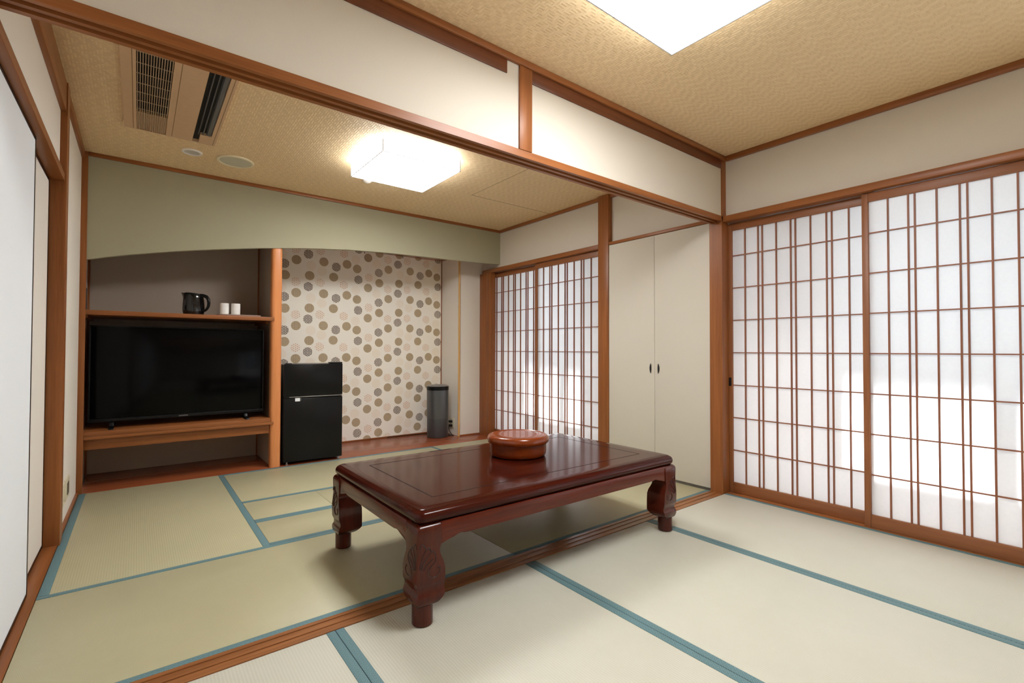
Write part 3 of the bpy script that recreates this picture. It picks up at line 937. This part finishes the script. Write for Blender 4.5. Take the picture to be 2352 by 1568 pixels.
# ------------------------------------------------------------------ ceiling lamps
lm = thing('ceiling_lamp', 'square white ceiling lamp glowing in the back room', 'ceiling lamp', (-1.722, 1.478, ZC), 0, 'square ceiling lamps')
hs = .2905
obj('shade', MB().box(-hs, hs, -hs, hs, -.0925, -.016), lamp_side, lm, smooth=False)['label'] = 'glowing white side shade'
obj('diffuser', MB().box(-hs+.001, hs-.001, -hs+.001, hs-.001, -.0945, -.0928), lamp_m, lm, smooth=False)['label'] = 'glowing white bottom diffuser'
mb = MB()
e = .0028
for z in (-.0955,):
    for s in (-1, 1):
        mb.box(-hs-e, hs+e, s*hs-e, s*hs+e, z, z+.0028); mb.box(s*hs-e, s*hs+e, -hs+e, hs-e, z, z+.0028)
for sx in (-1, 1):
    for sy in (-1, 1):
        mb.box(sx*hs-e, sx*hs+e, sy*hs-e, sy*hs+e, -.0925, -.015)
for s in (-1, 1):
    pass
obj('edge_frame', mb, lamp_edge, lm, smooth=False)['label'] = 'thin pale edging'
obj('ceiling_plate', MB().box(-.22, .22, -.22, .22, -.0155, -.0002, .002), white_m, lm)
fl = dup(lm, (-1.722, -.838, ZC), 0, 'square white ceiling lamp cut off by the top edge of the photo')
for ch in fl.children:
    if ch.name.startswith('shade'):
        ch.data = ch.data.copy()
        ch.data.materials[0] = lamp_side_front
tag(obj('smoke_detector', MB().lathe([(.034, ZC-.0003), (.034, ZC-.010), (.026, ZC-.018), (.012, ZC-.024), (.002, ZC-.025)], -1.79, 2.03, 28), dl_m), 'tiny white round detector on the ceiling behind the lamp', 'smoke detector')

# ------------------------------------------------------------------ air conditioner
ac = thing('ceiling_air_conditioner', 'beige ceiling air conditioner panel with grille, back room', 'air conditioner', (-3.09, 1.39, ZC))
xs = lambda x: x+3.09
ys = lambda y: y-1.39
zb, zt = -.022, -.0004
y0, y1 = .80, 1.985
mb = MB()
mb.box(xs(-3.325), xs(-3.2655), ys(y0), ys(y1), zb, zt)
mb.box(xs(-3.121), xs(-2.982), ys(y0), ys(y1), zb, zt)
mb.box(xs(-2.888), xs(-2.855), ys(y0), ys(y1), zb, zt)
mb.box(xs(-3.2655), xs(-3.121), ys(y0), ys(.84), zb, zt); mb.box(xs(-3.2655), xs(-3.121), ys(1.975), ys(y1), zb, zt)
mb.box(xs(-2.9475), xs(-2.888), ys(1.835), ys(y1), zb, zt); mb.box(xs(-2.982), xs(-2.888), ys(y0), ys(.95), zb, zt)
mb.box(xs(-2.982), xs(-2.9475), ys(1.972), ys(y1), zb, zt)
obj('panel', mb, ac_m, ac, smooth=False)
mb = MB()
mb.box(xs(-3.2655), xs(-3.121), ys(.84), ys(1.717), -.003, -.0006); mb.box(xs(-2.982), xs(-2.888), ys(.95), ys(1.835), -.003, -.0006)
mb.box(xs(-2.982), xs(-2.9475), ys(1.835), ys(1.972), -.003, -.0006)
obj('dark_recess', mb, ac_dark, ac, smooth=False)['label'] = 'black openings'
obj('filler_plate', MB().box(xs(-3.2655), xs(-3.121), ys(1.7172), ys(1.975), -.015, -.0006), ac_m, ac, smooth=False)
mb = MB()
n = 14
for k in range(n):
    x = xs(-3.2655)+(.1445)*(k+.5)/n
    mb.box(x-.0017, x+.0017, ys(.84), ys(1.975), -.0215, -.0155)
for k in range(8):
    y = ys(.84)+(1.717-.84)*(k+.5)/8
    mb.box(xs(-3.2655), xs(-3.121), y-.0018, y+.0018, -.0195, -.0165)
obj('grille', mb, ac_slat, ac, smooth=False)
mb = MB()
for x, wd in ((-2.958, .002), (-2.934, .002)):
    mb.box(xs(x)-wd, xs(x)+wd, ys(.95), ys(1.835), -.022, -.004)
mb.prism([(xs(-2.918), -.004), (xs(-2.889), -.004), (xs(-2.889), -.014), (xs(-2.900), -.021), (xs(-2.912), -.018)], 'y', ys(.95), ys(1.834))
obj('vane', mb, ac_vane, ac, smooth=False)
mb = MB()
for x in (-3.281, -3.090, -2.869):
    mb.box(xs(x)-.0014, xs(x)+.0014, ys(.82), ys(1.97), zb-.0004, zb+.0006)
obj('groove_line', mb, seam_m, ac, smooth=False)

dl = thing('downlight', 'small round white downlight in the ceiling left of the speaker', 'downlight', (-2.962, 2.245, ZC))
obj('trim_ring', MB().lathe([(.062, -.0003), (.062, -.004), (.058, -.008), (.047, -.008), (.046, -.003)], 0, 0, 40, cap0=True, cap1=False), dl_m, dl)
obj('reflector', MB().lathe([(.0455, -.0035), (.030, -.0012), (.002, -.0008)], 0, 0, 40, cap0=False), dl_in, dl)
sp = thing('ceiling_speaker', 'round cream ceiling speaker between downlight and lamp', 'speaker', (-2.696, 2.248, ZC))
obj('ring', MB().lathe([(.121, -.0003), (.121, -.005), (.117, -.010), (.104, -.010), (.102, -.006)], 0, 0, 48, cap1=False), spk_m, sp)
obj('mesh_cover', MB().lathe([(.102, -.0065), (.07, -.008), (.03, -.0085), (.002, -.0086)], 0, 0, 48, cap0=False), spk_g, sp)

# hooks under the alcove ceiling
hk = thing('picture_hook', 'small black hook under the alcove ceiling, nearer to the post', 'hook', (-1.277, 3.44, 2.093), 0, 'hooks under the alcove ceiling')
obj('hook_wire', MB().tube([(0, 0, 0), (0, 0, -.020), (0, -.004, -.027), (0, -.010, -.027), (0, -.013, -.021)], .0026, 8), iron_m, hk)
obj('hook_plate', MB().box(-.006, .006, -.008, .006, -.004, -.0002), iron_m, hk)
dup(hk, (-.820, 3.44, 2.093), 0, 'small black hook under the alcove ceiling, nearer to the bamboo')

# ------------------------------------------------------------------ daylight
world = bpy.data.worlds.new('overcast_sky')
scene.world = world
world.use_nodes = True
nt = world.node_tree
bg = nt.nodes.get('Background') or nt.nodes.new('ShaderNodeBackground')
bg.inputs[0].default_value = (.88, .94, 1.0, 1)
bg.inputs[1].default_value = .72
sd = bpy.data.lights.new('sun', 'SUN')
sd.energy = 12.0
sd.angle = math.radians(5.5)
sd.color = (1, .985, .97)
so = bpy.data.objects.new('sun', sd); COL.objects.link(so)
el = math.radians(43)
dirv = Vector((-math.cos(el), 0.0, -math.sin(el)))
so.rotation_euler = dirv.to_track_quat('-Z', 'Y').to_euler()
so.location = (8, 0, 8)
def portal(y0, y1):
    a = bpy.data.lights.new('window_portal', 'AREA')
    a.shape = 'RECTANGLE'; a.size = y1-y0; a.size_y = 1.9
    a.cycles.is_portal = True
    o = bpy.data.objects.new('window_portal', a); COL.objects.link(o)
    o.matrix_world = Matrix.Translation((.50, (y0+y1)/2, .985)) @ Matrix(((0, 0, 1, 0), (1, 0, 0, 0), (0, 1, 0, 0), (0, 0, 0, 1)))
portal(-3.3, -.02)
portal(1.18, 2.88)

# ------------------------------------------------------------------ picture settings
cy = scene.cycles
cy.max_bounces = 10; cy.diffuse_bounces = 7; cy.glossy_bounces = 4; cy.transmission_bounces = 6; cy.transparent_max_bounces = 8
cy.sample_clamp_indirect = 8
cy.caustics_reflective = False; cy.caustics_refractive = False
cy.use_denoising = True
try:
    cy.denoiser = 'OPENIMAGEDENOISE'
except Exception:
    pass
scene.view_settings.view_transform = 'Standard'
scene.view_settings.look = 'None'
scene.view_settings.gamma = 1
scene.view_settings.use_curve_mapping = False
scene.view_settings.exposure = 1.5
